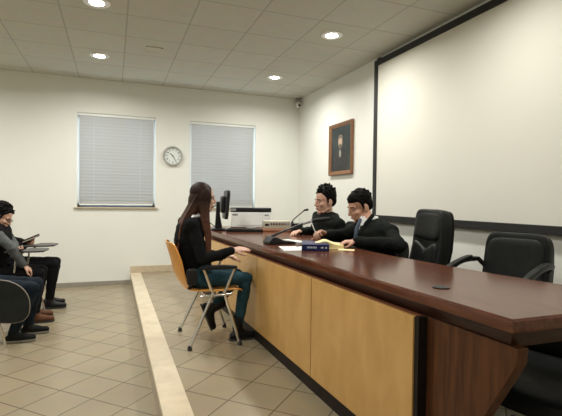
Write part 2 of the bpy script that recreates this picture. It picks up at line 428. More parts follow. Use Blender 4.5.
# ------------------------------------------------------------------ painting on right wall
yA, yB_, zA, zB = 5.32, 6.00, 1.70, 2.45
cy, cz, hy, hz = (yA+yB_)/2, (zA+zB)/2, (yB_-yA)/2, (zB-zA)/2
t = thing('framed_portrait', 'small dark oil portrait in a brown wooden frame on the right wall', 'painting', (XR-.001, cy, cz))
# local: -x into the room, y along the wall
fm = MB(); w = .06
prof = [(0, 0), (0, -.035), (.012, -.045), (.03, -.036), (.045, -.03), (.06, -.018), (.06, 0)]
cor = [(-1, -1), (1, -1), (1, 1), (-1, 1)]
fm.rings([[V((d, sy*(hy-o), sz*(hz-o))) for o, d in prof] for sy, sz in cor], closed=True)
fm.build('frame', 'gilt', t, smooth=False)
MB().bx(-.016, -.002, -hy+.05, hy-.05, -hz+.05, hz-.05).build('canvas', 'canvas', t)
MB().ell((-.017, .015, .10), (.004, .062, .085)).build('painted_face', 'p_face', t)
MB().ell((-.0165, .015, .155), (.0035, .068, .05)).ell((-.0165, .015, .045), (.0055, .05, .05)).build('painted_hair', 'p_hair', t)
MB().ell((-.0165, .0, -.19), (.003, .2, .17)).ell((-.0165, .0, -.05), (.003, .12, .08)).build('painted_robe', 'p_robe', t)
MB().ell((-.018, .015, -.065), (.004, .035, .06)).build('painted_collar', 'p_collar', t)

# ------------------------------------------------------------------ projection screen on right wall
t = thing('projection_screen', 'large white projection screen with a black border on the right wall', 'screen', (XR, 4.745, 1.09))
sw, sh, bd = 3.25, 1.965, .07
MB().bx(-.05, -.03, -sw+bd*.6, -bd*.6, bd*.6, sh-bd*.6).build('screen_surface', 'screen', t, smooth=False)
fr = MB()
fr.bx(-.062, -.012, -sw, 0, 0, bd).bx(-.062, -.012, -sw, 0, sh-bd, sh).bx(-.062, -.012, -bd, 0, bd, sh-bd).bx(-.062, -.012, -sw, -sw+bd, bd, sh-bd)
fr.build('border', 'frame_blk', t, bevel=.004)
for y in (-.12, -sw+.12):
    for z in (.2, sh-.2): MB().bx(-.03, -.0005, y-.03, y+.03, z-.04, z+.04).build('wall_bracket', 'grey_pl', t)
MB().bx(-.05, -.0005, -.10, -.04, sh, sh+.025).build('hanging_hook', 'frame_blk', t, bevel=.003)

# ------------------------------------------------------------------ desk
T = .955
def xf(y): return 1.170-.0244*(y-1.03)
dk = thing('conference_desk', 'long dark mahogany conference desk with pale maple front panels on the platform', 'desk', (1.5, 3.4, P))
o_ = V((1.5, 3.4, P))
class DMB(MB):
    def build(s, *a, **k):
        s.v = [(x-o_.x, y-o_.y, z-o_.z) for x, y, z in s.v]; return MB.build(s, *a, **k)
YE = 6.08
back = [(1.99, 1.02), (1.915, 1.44), (1.86, 1.74), (1.82, 2.08), (1.785, 2.59), (1.79, 3.1), (1.85, 3.6), (1.93, 4.1), (2.04, 4.6), (2.15, 5.0), (2.24, 5.4), (2.28, YE)]
def outline(ins):
    pts = [(xf(1.03)+ins, 1.03+ins), (xf(YE)+ins, YE-ins)]
    b = list(back); b = [(x-ins, min(max(y, 1.02+ins), YE-ins)) for x, y in b]
    return pts + b[::-1]
tp = DMB()
rings = []
for z, i in ((T-.044, .006), (T-.042, .002), (T-.012, .0), (T-.005, .002), (T-.0045, .008), (T, .011)):
    rings.append([V((x, y, z)) for x, y in outline(i)])
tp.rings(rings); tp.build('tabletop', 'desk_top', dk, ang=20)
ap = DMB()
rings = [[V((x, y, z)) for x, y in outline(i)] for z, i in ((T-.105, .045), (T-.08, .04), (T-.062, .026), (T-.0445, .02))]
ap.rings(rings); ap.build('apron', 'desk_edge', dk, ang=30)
seams = [1.485, 2.43, 3.445, 4.45, 5.45]
def strip(mb, y0, y1, off, th, z0, z1):
    mb.prism([(xf(y0)+off, y0), (xf(y1)+off, y1), (xf(y1)+off+th, y1), (xf(y0)+off+th, y0)], z0, z1)
    return mb
zt = T-.098
for a, b in zip(seams[:-1], seams[1:]):
    strip(DMB(), a+.004, b-.004, -.012, .02, P+.085, zt-.002).build('front_panel', 'maple', dk, bevel=.002, smooth=False)
strip(DMB(), 5.454, 6.0, -.012, .02, P+.085, zt-.002).build('front_panel', 'maple', dk, bevel=.002, smooth=False)
strip(DMB(), 1.49, 6.0, .008, .03, P+.08, zt-.001).build('carcass', 'seam', dk, smooth=False)
strip(DMB(), 1.43, 6.0, -.004, .05, P, P+.084).build('kick_board', 'kick', dk, smooth=False)
# dark end section with the slanted near edge
e = DMB(); th = .045
pl = [(1.50, P+.0), (1.50, zt), (1.04, zt), (1.045, .80), (1.40, P)]
e.rings([[V((xf(y)+.038, y, z)) for y, z in pl], [V((xf(y)+.038+th, y, z)) for y, z in pl]])
e.build('end_panel', 'desk_end', dk, bevel=.003, smooth=False)
DMB().bx(xf(1.46)-.006, xf(1.46)+.036, 1.462, 1.487, P+.0, zt-.001).build('shadow_strip', 'kick', dk, smooth=False)  # black strip added as the shade between front panel and end panel
for y in (1.92, 3.44, 5.98):
    xb = 1.45 if y < 5 else 1.95
    DMB().bx(xf(y)+.06, xb, y-.015, y+.015, P, zt+.0).build('support_panel', 'desk_end', dk, smooth=False)
g = MB(); gx, gy = 1.35, 1.53
gx, gy = 1.32, 1.53
t2 = DMB().lathe([(.022, .0), (.030, .0), (.036, .002), (.036, .004), (.030, .006), (.022, .004)], (gx, gy, T), n=26).build('cable_grommet', 'black', dk)
DMB().lathe([(.001, .0005), (.022, .0005), (.022, .0025), (.001, .003)], (gx, gy, T), n=24).build('grommet_cap', 'rubber', t2)
t2.children[0].location = (0, 0, 0)

# ------------------------------------------------------------------ executive chairs (built facing +X)
def exec_chair(name, label, backh=.74, headrest=True, group=None, bw=.27, az=0., slope=0.):
    t = thing(name, label, 'office chair', (0,0,0), 0, group)
    MB().sup((.02, 0, .47), (.27, .27, .065), .32, fn=lambda p: V((p.x, p.y, p.z+.02*(p.x/.27)**2*(1 if p.x < 0 else -1)))).build('seat', 'leather', t, ang=80)
    MB().sup((.0, 0, .405), (.25, .25, .03), .3).build('seat_pan', 'leather_dk', t, ang=80)
    lean = Matrix.Rotation(R(-9), 3, 'Y')
    bc = V((-.27, 0, .50+backh/2))
    curve = lambda p: V((p.x+.35*p.y*p.y-.05*math.cos(p.z*4.0), p.y*(1-.10*max(0, p.z/(backh/2))**2), p.z))
    MB().sup(bc, (.05, bw, backh/2), .26, lean, n=40, m=28, fn=curve).build('backrest', 'leather', t, ang=80)
    MB().sup(bc+V((-.04, 0, -.0)), (.03, bw*.97, backh/2*.97), .26, lean, n=40, m=28, fn=curve).build('back_shell', 'leather_dk', t, ang=80)
    if headrest:
        MB().sup(bc+lean @ V((.022, 0, backh*.28)), (.055, bw*.88, backh*.19), .4, lean, fn=curve).build('head_pad', 'leather', t, ang=80)
        lp = lambda p: curve(V((p.x, p.y, p.z-.10*abs(p.y)/bw*-1 - .04)))
        MB().sup(bc+lean @ V((.022, 0, -backh*.20)), (.055, bw*.84, backh*.24), .4, lean, fn=lp).build('lumbar_pad', 'leather', t, ang=80)
    else:
        MB().sup(bc+lean @ V((.018, 0, .0)), (.052, bw*.9, backh*.42), .34, lean, fn=curve).build('back_pad', 'leather', t, ang=80)
    for s in (-1, 1):
        y = s*.30
        path = [(-.27, s*.25, .565+az+slope*.5)]
        for k in range(13):
            a = k/12
            path.append((-.24+.50*a, y+.015*s*math.sin(PI*a), az+.615+slope*(.5-a)+.045*math.sin(PI*min(1, a*1.05))-.02*a))
        path += [(.27, y, .565+az-slope*.5), (.24, y, .50), (.16, s*.27, .44), (.10, s*.2, .40)]
        ar = MB().tube(path, .017, 10).build('armrest', 'black', t)
        MB().sup((.0, y+.01*s, .664+az), (.16, .027, .014), .45, fn=lambda p: V((p.x, p.y, p.z-.35*p.x*p.x-slope*2*p.x))).build('arm_pad', 'leather', ar, ang=80)
    MB().lathe([(.032, .12), (.032, .24), (.024, .245), (.024, .39)], n=18).build('gas_column', 'black', t)
    bs = MB()
    for k in range(5):
        a = k*2*PI/5+.3
        bs.tube([(0, 0, .125), (math.cos(a)*.15, math.sin(a)*.15, .11), (math.cos(a)*.30, math.sin(a)*.30, .075)], .02, 8, radii=[.03, .024, .016])
    b = bs.build('star_base', 'black', t)
    for k in range(5):
        a = k*2*PI/5+.3; c = (math.cos(a)*.30, math.sin(a)*.30, .03)
        MB().lathe([(.001, -.022), (.028, -.022), (.030, -.015), (.030, .015), (.028, .022), (.001, .022)], c, 16, Matrix.Rotation(a+.6, 3, 'Z') @ Matrix.Rotation(R(90), 3, 'X')).tube([(c[0], c[1], .03), (c[0], c[1], .078)], .01, 8).build('caster', 'black', b)
    return t
gq = None
ch = exec_chair('executive_chair', 'tall black leather executive chair standing empty beside the man in the suit', .60)
ch.location = (2.05, 2.91, P); ch.rotation_euler = (0, 0, R(167)); ch.scale = (1, .9, 1)
ch4 = dup(ch, (2.18, 4.98, P), R(186), 'black leather chair beyond the young man, only its rounded back top showing')
ch5 = dup(ch, (2.12, 3.46, P), R(180), 'black leather chair that the man with pen and tie sits on')
ch6 = dup(ch, (2.16, 4.17, P), R(180), 'black leather chair that the young man in the dark jacket sits on')
ch4.scale = (1, 1, .93); ch5.scale = (.9, .8, .74); ch6.scale = (1, .9, .85)
cl = exec_chair('low_back_chair', 'low-backed black leather armchair standing empty below the screen, turned toward the desk', .46, False, bw=.27, az=.10, slope=.10)
cl.location = (2.22, 2.09, P); cl.rotation_euler = (0, 0, R(198)); cl.scale = (1, .78, 1)
cl2 = dup(cl, (1.80, 1.42, P), R(192), 'black leather armchair tucked under the near end of the desk, mostly cut by the frame')
cl2.scale = (1, .95, .76)

# ------------------------------------------------------------------ equipment on the desk
# monitor, seen edge-on (local +x = screen side)
t = thing('computer_monitor', 'black computer monitor seen edge-on at the far end of the desk', 'monitor', (1.20, 5.25, T), R(-9))
MB().sup((0, 0, .012), (.10, .12, .012), .5).build('stand_base', 'black', t)
MB().prism([(-.055, 0), (.035, 0), (.005, .17), (.0, .33), (-.04, .33), (-.045, .17)], -.035, .035, lambda u, v, h: (u, h, v+.015)).build('stand_neck', 'black', t, bevel=.006)
sp = MB().sup((.075, 0, .31), (.018, .26, .17), .12, Matrix.Rotation(R(4), 3, 'Y')).build('screen_housing', 'black', t, ang=60)
MB().box((.0955, 0, .313), (.004, .47, .285), Matrix.Rotation(R(4), 3, 'Y')).build('screen_panel', 'scr_glass', sp)
MB().sup((.04, 0, .31), (.03, .14, .10), .3).build('rear_cover', 'black', t)
cb = []
for k in range(24):
    a = k/23; cb.append((-.04-.11*math.sin(PI*a)**.8, -.04, .30-.26*a))
MB().tube(cb, .005, 8).build('cable', 'black', t)
# keyboard
t = thing('keyboard', 'black keyboard lying on the desk in front of the monitor', 'keyboard', (1.43, 4.95, T+.001), R(72))
MB().prism([(-.075, .001), (.075, .001), (.075, .018), (-.075, .034)], -.21, .21, lambda u, v, h: (u, h, v)).build('keyboard_case', 'black', t, bevel=.004)
ks = MB()
for r_ in range(5):
    for c_ in range(14): ks.box((.052-r_*.026, -.19+c_*.0285, .026+r_*.0028), (.02, .023, .010))
ks.build('keys', 'rubber', t)
# printer
pr = thing('printer', 'boxy white printer with a black lid at the far end of the desk', 'printer', (1.765, 5.84, T+.002), R(-14))
MB().bx(-.268, .268, -.17, .14, .0, .205).build('printer_body', 'white_pl', pr, bevel=.012, seg=3)
MB().bx(-.273, .273, -.175, .145, .207, .262).build('printer_lid', 'black', pr, bevel=.008)
MB().bx(-.271, -.2, -.178, -.17, .218, .252).build('lid_label', 'grey_pl', pr)
mk = MB()
for k in range(4): mk.bx(-.245+k*.018, -.232+k*.018, -.1725, -.169, .160, .176)
mk.build('printed_mark', 'black', pr)
mk = MB()
for k in range(4): mk.bx(.185+k*.014, .195+k*.014, -.1725, -.169, .156+.004*(k % 2), .172)
mk.build('printed_mark', 'black', pr)
MB().bx(-.2, .2, -.174, -.168, .03, .032).build('tray_slot', 'grey_pl', pr)
# mouse and bits
tag(MB().sup((1.86, 5.42, T+.017), (.03, .05, .017), .6).build('computer_mouse', 'black'), 'small black mouse in front of the white printer', 'mouse')
tag(MB().sup((1.66, 5.44, T+.008), (.07, .035, .008), .4).build('eraser', 'grey_pl'), 'small pale grey remote lying in front of the white printer', 'remote')
# amplifier on wooden tray
am = thing('amplifier', 'beige amplifier box with knobs on a reddish wooden tray', 'amplifier', (1.845, 5.02, T+.0305), R(-14))
MB().bx(-.16, .16, -.10, .16, .001, .092).build('amplifier_case', 'amp', am, bevel=.004)
for k in range(6):
    MB().lathe([(.010, 0), (.010, .014), (.001, .015)], (-.07+k*.032, -.10, .058), 14, RX).build('control_knob', 'black', am)
MB().bx(-.145, -.10, -.103, -.099, .035, .06).build('power_switch', 'black', am)
MB().bx(.11, .145, -.103, -.099, .04, .07).build('meter', 'grey_pl', am)
tag(MB().box((1.845, 5.02, T+.0155), (.40, .30, .028), Matrix.Rotation(R(-14), 3, 'Z')).build('wooden_tray', 'tray', bevel=.004), 'reddish brown wooden tray under the beige amplifier', 'tray')
# far gooseneck microphone
mc = thing('gooseneck_microphone', 'thin gooseneck microphone on a black box beside the amplifier', 'microphone', (1.985, 4.73, T+.001), R(-16))
MB().bx(-.06, .07, -.06, .06, .001, .105).build('microphone_base', 'black', mc, bevel=.006)
MB().tube([(-.045, .0, .09), (-.055, 0, .115), (-.03, 0, .15), (.05, 0, .22), (.10, 0, .262)], .006, 8).build('gooseneck', 'black', mc)
MB().lathe([(.012, .0), (.017, .01), (.012, .03), (.012, .0)], (-.045, 0, .095)).build('collar', 'black', mc)
MB().cap((.095, 0, .258), (.13, 0, .264), .012, .013).build('microphone_head', 'black', mc)
# near microphone with long arm
mc = thing('desk_microphone', 'black desk microphone with wedge base and long arm slanting toward the men', 'microphone', (1.32, 3.52, T), R(4))
MB().prism([(-.12, .001), (.13, .001), (.13, .018), (.02, .030), (-.05, .062), (-.085, .062), (-.12, .02)], -.07, .07, lambda u, v, h: (u, h, v)).build('microphone_base', 'black', mc, bevel=.006)
MB().tube([(-.07, 0, .06), (.0, .0, .09), (.12, .03, .125), (.26, .06, .165)], .009, 10, radii=[.012, .010, .009, .009]).build('gooseneck', 'black', mc)
MB().tube([(.25, .06, .162), (.34, .075, .182), (.36, .08, .187)], .014, 12).build('arm_sleeve', 'grey_pl', mc)
MB().tube([(.355, .079, .186), (.50, .105, .20), (.56, .115, .206)], .019, 12, radii=[.016, .021, .014]).build('microphone_head', 'black', mc)
MB().tube([(.10, -.03, .012), (.2, -.12, .006), (.12, -.22, .006), (.02, -.3, .006)], .004, 6).build('cable', 'black', mc)
# paper sheets, books, pad
def sheet(name, x, y, w, d, rz, z, m, label, cat, th=.0015, group=None):
    o = MB().box((0, 0, th/2), (w, d, th)).build(name, m, smooth=False); o.location = (x, y, z); o.rotation_euler = (0, 0, rz)
    return tag(o, label, cat, group)
sheet('paper_sheet', 1.50, 3.70, .21, .297, R(20), T+.0012, 'paper', 'loose white paper sheet lying behind the wedge base of the long microphone', 'paper')
sheet('paper_sheet', 1.30, 3.12, .21, .297, R(-12), T+.0012, 'paper', 'white paper sheet lying under the navy hardback near the desk\'s front edge', 'paper')
def book(x, y, z, w, d, h, rz, label, lettered):
    t = thing('book', label, 'book', (x, y, z), rz)
    MB().bx(-w/2, w/2, -d/2, d/2, 0, .003).bx(-w/2, w/2, -d/2, d/2, h-.003, h).bx(-w/2, w/2, -d/2, -d/2+.003, .003, h-.003).build('cover', 'book', t)
    MB().bx(-w/2+.004, w/2-.004, -d/2+.004, d/2-.005, .0032, h-.0032).build('page_block', 'paper', t)
    if lettered:
        k = MB(); x0 = -w*.30
        for q, l in enumerate((.010, .007, .012, .006, .011, .008)):
            k.bx(x0, x0+l, -d/2-.0008, -d/2, h*.38, h*.66); x0 += l+.003
        k.build('spine_lettering', 'silver', t); k = MB(); k.bx(w*.2, w*.3, -d/2-.0008, -d/2, h*.4, h*.62).bx(w*.36, w*.42, -d/2-.0008, -d/2, h*.35, h*.65)
        k.build('spine_emblem', 'silver', t)
    return t
book(1.41, 2.99, T+.0035, .20, .15, .045, R(-24), 'thick navy hardback book with pale spine lettering near the desk\'s front edge', True)
book(1.52, 3.30, T+.001, .15, .21, .03, R(-20), 'second navy book lying behind the thick lettered one, in front of the writing hand', False)
yp = thing('yellow_notepad', 'thick yellow notepad with curled pages in front of the man in the suit', 'notepad', (1.60, 3.14, T), R(-25))
pgs = MB()
for k in range(6):
    top = []
    for i in range(13):
        a = i/12; top.append((-.11+.22*a, .004+k*.004+.028*(k/5)*math.exp(-((a-.35)/.25)**2)*(1)))
    poly = top+[(u, v+.003) for u, v in reversed(top)]
    n = len(top)
    rings = [[V((u, h, v)) for u, v in poly] for h in (-.10+.004*k, .10+.006*k)]
    pgs.rings(rings)
pgs.build('pages', 'yellow', yp)
MB().bx(-.115, .115, -.115, .115, .0005, .004).build('backing_sheet', 'yellow', yp)
sheet('yellow_sheet', 1.64, 2.93, .12, .10, R(-30), T+.0012, 'yellow', 'loose yellow sheet beside the curled notepad', 'paper')

# ------------------------------------------------------------------ people
def basis(f, u):
    f = V(f).normalized(); u = V(u); r_ = f.cross(u).normalized(); u = r_.cross(f)
    return Matrix((r_, f, u)).transposed()          # local x right, y forward, z up

def face_shapes(b, c, B):
    """head shapes about its centre c, B maps head axes to the world"""
    q = lambda x, y, z: c + B @ V((x, y, z))
    E_ = lambda p, r_, rot=None: b.ell(q(*p), r_, B if rot is None else B @ rot)
    E_((0, -.012, .038), (.073, .093, .084))
    E_((0, .028, -.028), (.059, .062, .080))
    E_((0, .030, -.072), (.046, .050, .034))
    E_((0, .070, -.094), (.022, .018, .016))
    for s in (-1, 1):
        E_((s*.038, .058, -.024), (.022, .026, .020))
        E_((s*.077, -.008, -.012), (.010, .020, .031), Matrix.Rotation(R(12), 3, 'X'))
        b.cap(q(s*.048, .070, .022), q(s*.014, .084, .024), .009, .009)
        b.cap(q(s*.058, -.005, -.06), q(s*.03, .05, -.09), .016, .016)
    b.cap(q(0, .086, .014), q(0, .108, -.024), .008, .012)
    b.cap(q(-.010, .096, -.029), q(.010, .096, -.029), .009, .009)
    b.cap(q(-.016, .086, -.054), q(.016, .086, -.054), .008, .008)
    b.cap(q(-.014, .084, -.064), q(.014, .084, -.064), .008, .008)

def face_details(root, c, B, hair):
    q = lambda x, y, z: c + B @ V((x, y, z))
    for s in (-1, 1):
        e = MB().ell(q(s*.030, .0735, .004), (.0115, .0105, .0060), B).build('eye', 'eye', root)
        MB().ell(q(s*.030, .0825, .003), (.0058, .0040, .0052), B).build('iris', 'iris', e)
        MB().cap(q(s*.046, .0755, .026), q(s*.016, .088, .027), .0040, .0046).build('eyebrow', hair, root)
    MB().cap(q(-.017, .0915, -.0585), q(.017, .0915, -.0585), .0046, .0046).build('lips', 'lip', root)

def hand_shapes(b, w, f, n, side, curl=(.5, .5, .5), thumb=.5, sc_=1.0, spread=.0):
    """w wrist, f finger direction, n the way the palm faces, side = +1 when the thumb lies along f x n"""
    f = V(f).normalized(); n = V(n); n = (n-f*n.dot(f)).normalized(); l = f.cross(n)*side; k = sc_
    b.cap(w-f*.02*k, w+f*.015*k, .024*k, .024*k)
    for i, (o, L, rr) in enumerate(((.030, .066, .0086), (.010, .075, .009), (-.011, .069, .0086), (-.030, .054, .0076))):
        kn = w+f*(.088-.006*abs(i-1))*k+l*o*k
        b.cap(w+f*.012*k+l*o*.55*k, kn, .0155*k, .0115*k)
        p = kn; a = 0; d = f+l*(o*spread*4)
        d.normalize()
        for s_, fr in zip((.45, .31, .24), curl):
            a += fr*1.15
            q = p+(d*math.cos(a)+n*math.sin(a))*L*s_*k
            b.cap(p, q, rr*k, rr*.92*k); p = q; rr *= .93
    p = w+f*.022*k+l*.022*k
    m1 = p+(f*.032+l*.026+n*.012)*k; m2 = m1+(f*.030+l*.006+n*.014*(1+thumb))*k; m3 = m2+(f*.022-l*.006*thumb+n*.010*thumb)*k
    b.cap(p, m1, .0145*k, .0112*k); b.cap(m1, m2, .0108*k, .0098*k); b.cap(m2, m3, .0096*k, .0082*k)

def torso_shapes(b, J, g, w=1.0):
    """loft from hips to neck; g grows it (clothes)"""
    pel, ch, nk = V(J['pelvis']), V(J['chest']), V(J['neck'])
    shl, shr = V(J['sh'][0]), V(J['sh'][1]); hl, hr = V(J['hip'][0]), V(J['hip'][1])
    lat0 = (hr-hl).normalized(); lat1 = (shr-shl).normalized()
    sect = [(pel-V((0,0,.10)), .135, .11, lat0), (pel, .165, .125, lat0), (pel.lerp(ch, .35), .150, .115, lat0.lerp(lat1, .35)),
            (pel.lerp(ch, .7), .155, .118, lat0.lerp(lat1, .7)), (ch, .168, .122, lat1), (ch.lerp(nk, .45), .165, .112, lat1),
            (ch.lerp(nk, .75), .125, .088, lat1), (ch.lerp(nk, .95), .068, .064, lat1)]
    rings = []
    for i, (c, a, d, lt) in enumerate(sect):
        ax = (sect[min(i+1, 7)][0]-sect[max(i-1, 0)][0]).normalized(); lt = (lt-ax*lt.dot(ax)).normalized(); dp = ax.cross(lt)
        a = a*w+g; d = d*w+g
        rings.append([c+lt*math.copysign(abs(math.cos(t))**.85, math.cos(t))*a+dp*math.copysign(abs(math.sin(t))**.85, math.sin(t))*d for t in [2*PI*k/28 for k in range(28)]])
    b.rings(rings)
    for s in (shl, shr):
        b.cap(nk.lerp(ch, .22), s, .052*w+g, .056*w+g)
        b.cap(ch.lerp(s, .5), s, .085*w+g, .058*w+g)

def arms(b, J, rr, g, end=1.0):
    for i in (0, 1):
        if not J['el'][i]: continue
        s, e, w = V(J['sh'][i]), V(J['el'][i]), V(J['wr'][i])
        b.cap(s, e, rr[0]+g, rr[1]+g); b.cap(e, e.lerp(w, .4), rr[1]+g, rr[2]+g); b.cap(e.lerp(w, .4), e.lerp(w, end), rr[2]+g, rr[3]+g)
def legs(b, J, rr, g, end=1.0):
    for i in (0, 1):
        h, k, a = V(J['hip'][i]), V(J['kn'][i]), V(J['an'][i])
        b.cap(h, h.lerp(k, .5), rr[0]+g, rr[1]+g); b.cap(h.lerp(k, .5), k, rr[1]+g, rr[2]+g)
        b.cap(k, k.lerp(a, .35), rr[2]+g, rr[3]+g); b.cap(k.lerp(a, .35), k.lerp(a, end), rr[3]+g, rr[4]+g)
ARM = (.046, .038, .037, .026); LEG = (.080, .068, .052, .053, .036)

def person(label, J, hc, hf, hu, hair, skin='skin', top='knit', bot='jeans', shoe='boot', w=1.0, hands=(), hscale=1.0, gtop=.014, gbot=.010,
           group=None, full=True, sole=None, top_disp=.014, collar=None):
    base = V((J['pelvis'][0], J['pelvis'][1], J.get('floor', 0)))
    root = thing('person', label, 'person', base, 0, group)
    n0 = set(COL.objects)
    B = basis(hf, hu)*hscale; hc = V(hc); nk = V(J['neck'])
    b = MB(); torso_shapes(b, J, 0, w*.96); arms(b, J, [x*w for x in ARM], 0); legs(b, J, [x*w for x in LEG], 0)
    face_shapes(b, hc, B)
    b.cap(nk-V((0,0,.03)), hc+B @ V((0, -.022, -.045)), .056*w, .052*w)
    for h in hands: hand_shapes(b, *h)
    b.fuse('body', skin, None, .0048, 3)
    face_details(None, hc, B, hair)
    # clothing
    b = MB(); torso_shapes(b, J, gtop, w); arms(b, J, [x*w for x in ARM], gtop, .97)
    b.fuse('top', top, None, .0085, 6, top_disp, .07).name = J.get('top_name', 'sweater')
    b = MB(); legs(b, J, [x*w for x in LEG], gbot, .94)
    pel = V(J['pelvis']); hl, hr = V(J['hip'][0]), V(J['hip'][1])
    b.cap(hl, hr, .10*w+gbot, .10*w+gbot); b.cap(hl+V((0,0,.05)), hr+V((0,0,.05)), .09*w+gbot, .09*w+gbot)
    b.fuse('trousers', bot, None, .0085, 6, .012, .06)
    for i in (0, 1):
        a, t = V(J['an'][i]), V(J['toe'][i]); d = (t-a); up = V(J['up'][i]) if 'up' in J else V((0,0,1))
        d = (d-up*d.dot(up)).normalized(); hh = J.get('anh', .085); lat = d.cross(up)
        s0 = a-up*hh
        b = MB(); b.cap(a+up*(.07 if J.get('shaft', True) else .0), a, .047, .045); b.cap(a, a-up*(hh-.05)+d*.02, .044, .044)
        b.cap(s0+up*.032-d*.035, s0+up*.034+d*.06, .034, .036); b.cap(s0+up*.034+d*.04+lat*.006, s0+up*.028+d*.155, .036, .029); b.cap(s0+up*.034+d*.04-lat*.008, s0+up*.028+d*.15, .034, .026)
        b.cap(s0+up*.05+d*.02, s0+up*.034+d*.10, .04, .032)
        b.fuse('shoe', shoe, None, .006, 4)
        o = MB().prism([(-.075, 0), (-.06, -.032), (.06, -.036), (.15, -.036), (.182, -.012), (.182, .012), (.15, .036), (.06, .036), (-.06, .032)], -.002, .014 if sole else .010,
                   lambda u, v, h: s0+d*u+lat*v+up*h).build('shoe_sole', sole or 'rubber', None)
    return root, n0, hc, B

def close(root, n0):
    """hand the new pieces to the person, in the person's own frame"""
    for o in [o for o in COL.objects if o not in n0 and o is not root]:
        if o.parent is None and 'category' not in o.keys():
            o.parent = root; o.matrix_parent_inverse = Matrix.Translation(-root.location)

def short_hair(hc, B, m, top=.012, quiff=0., seed=1, side=True, name='hair', spiky=1., front=1.):
    rnd = random.Random(seed); b = MB(); q = lambda x, y, z: hc + B @ V((x, y, z))
    b.ell(q(0, -.026, .052), (.080, .093, .080+top), B); b.ell(q(0, .022, .092), (.058*front, .046*front, (.026+top*.6)*front), B)
    if spiky < .5:
        b.ell(q(0, .0, .070), (.072, .080, .058), B)
    b.ell(q(0, -.058, .005), (.070, .052, .062), B)
    if side:
        for s in (-1, 1): b.cap(q(s*.070, .012, .04), q(s*.073, .012, -.008), .012, .008); b.cap(q(s*.069, .018, .05), q(s*.055, .046, .082), .012, .012)
    for k in range(46):
        a = rnd.uniform(-PI, PI); e = rnd.uniform(.25, 1.45)
        x, y, z = math.cos(a)*math.cos(e)*.074, -.026+math.sin(a)*math.cos(e)*.088, .05+math.sin(e)*(.078+top)
        fw = max(0, y)/.07
        if spiky < .5 and y > .02: continue
        b.cap(q(x, y, z), q(x*1.06+rnd.uniform(-.01, .01), y*1.05+.018*rnd.uniform(0, 1), z+.012*spiky+quiff*(.3+fw)*rnd.uniform(.5, 1.1)), .016, .007, 8)
    return b.fuse(name, m, None, .0048, 2)

# ---- the woman on the plywood chair
J = dict(floor=P, pelvis=(.668, 3.65, .70), chest=(.580, 3.645, .995), neck=(.610, 3.65, 1.185),
         sh=((.575, 3.81, 1.125), (.575, 3.485, 1.12)), el=((.665, 3.86, .86), (.650, 3.42, .855)), wr=((.90, 3.74, .84), (.905, 3.49, .912)),
         hip=((.675, 3.74, .685), (.675, 3.555, .685)), kn=((1.03, 3.76, .665), (1.035, 3.52, .675)), an=((.80, 3.75, .38), (.985, 3.52, .275)),
         toe=((.72, 3.75, .18), (1.15, 3.52, .20)), up=((-.55, 0, .83), (0, 0, 1)), anh=.095)
# far foot is tucked back with the toe on the floor
J['an'] = ((.815, 3.75, .40), (.965, 3.52, .268)); J['up'] = ((.93, 0, .37), (0, 0, 1)); J['toe'] = ((.86, 3.75, .20), (1.15, 3.52, .20))
root, n0, hc, B = person('woman with long brown hair in black sweater and teal jeans, seated facing the desk', J,
    (.692, 3.645, 1.335), (.985, -.05, -.12), (.1, 0, 1), 'hair_brn', 'skin3', 'knit', 'jeans', 'boot', .90, hscale=.98, gtop=.012, gbot=.006,
    hands=((V((.905, 3.49, .912)), V((1, .06, .10)), V((0, .45, -1)), -1, (.08, .16, .14), .1, .98), (V((.90, 3.74, .84)), V((.9, -.3, -.1)), V((0, 0, -1)), 1, (.3, .3, .2), .3, .95)))
# hair: cap, long mass down the back, locks in front of the shoulder
q = lambda x, y, z: hc + B @ V((x, y, z))
b = MB()
b.ell(q(0, -.022, .045), (.084, .096, .088), B); b.ell(q(0, -.060, -.03), (.078, .060, .10), B)
for s in (-1, 1): b.ell(q(s*.066, .006, .0), (.032, .058, .085), B); b.ell(q(s*.062, .010, -.075), (.026, .05, .07), B)
rnd = random.Random(5)
def drape(pts):                                          # pts: centre, half sizes, tilt
    for i in range(len(pts)-1):
        for t_ in (0, .25, .5, .75):
            c0, h0 = pts[i]; c1, h1 = pts[i+1]
            b.ell(V(c0).lerp(V(c1), t_), V(h0).lerp(V(h1), t_), None, 14, 10)
drape([((.635, 3.645, 1.29), (.055, .080, .06)), ((.575, 3.645, 1.19), (.045, .098, .06)), ((.525, 3.64, 1.09), (.032, .105, .06)), ((.497, 3.64, .99), (.022, .095, .05)), ((.490, 3.64, .95), (.012, .08, .03))])
drape([((.690, 3.575, 1.27), (.048, .032, .06)), ((.690, 3.556, 1.18), (.036, .028, .05)), ((.712, 3.545, 1.07), (.024, .024, .05)), ((.722, 3.54, .98), (.016, .018, .04)), ((.722, 3.54, .93), (.008, .010, .03))])
drape([((.700, 3.715, 1.27), (.040, .030, .06)), ((.695, 3.735, 1.17), (.034, .026, .05)), ((.705, 3.745, 1.06), (.026, .024, .05)), ((.712, 3.745, .98), (.012, .014, .03))])
for k in range(44):                                      # loose strands
    s = rnd.uniform(-1, 1)
    p = [q(s*.074, -.055-.03*(1-s*s), .02), q(s*.078, -.085, -.06), V((.540, 3.645-s*.092, 1.19)), V((.497, 3.64-s*.105, 1.08+.02*rnd.random())), V((.474+.01*rnd.random(), 3.64-s*.10, rnd.uniform(.90, .97)))]
    b.chain(p, [.007, .009, .009, .007, .003])
for k in range(22):
    u = rnd.uniform(-1, 1)
    p = [q(.076, .02+.03*u, .0), q(.080, .015+.035*u, -.08), V((.692+.032*u, 3.530, 1.15)), V((.712+.024*u, 3.522, 1.05)), V((.722+.02*u, 3.522, rnd.uniform(.87, .95)))]
    b.chain(p, [.006, .008, .008, .007, .003])
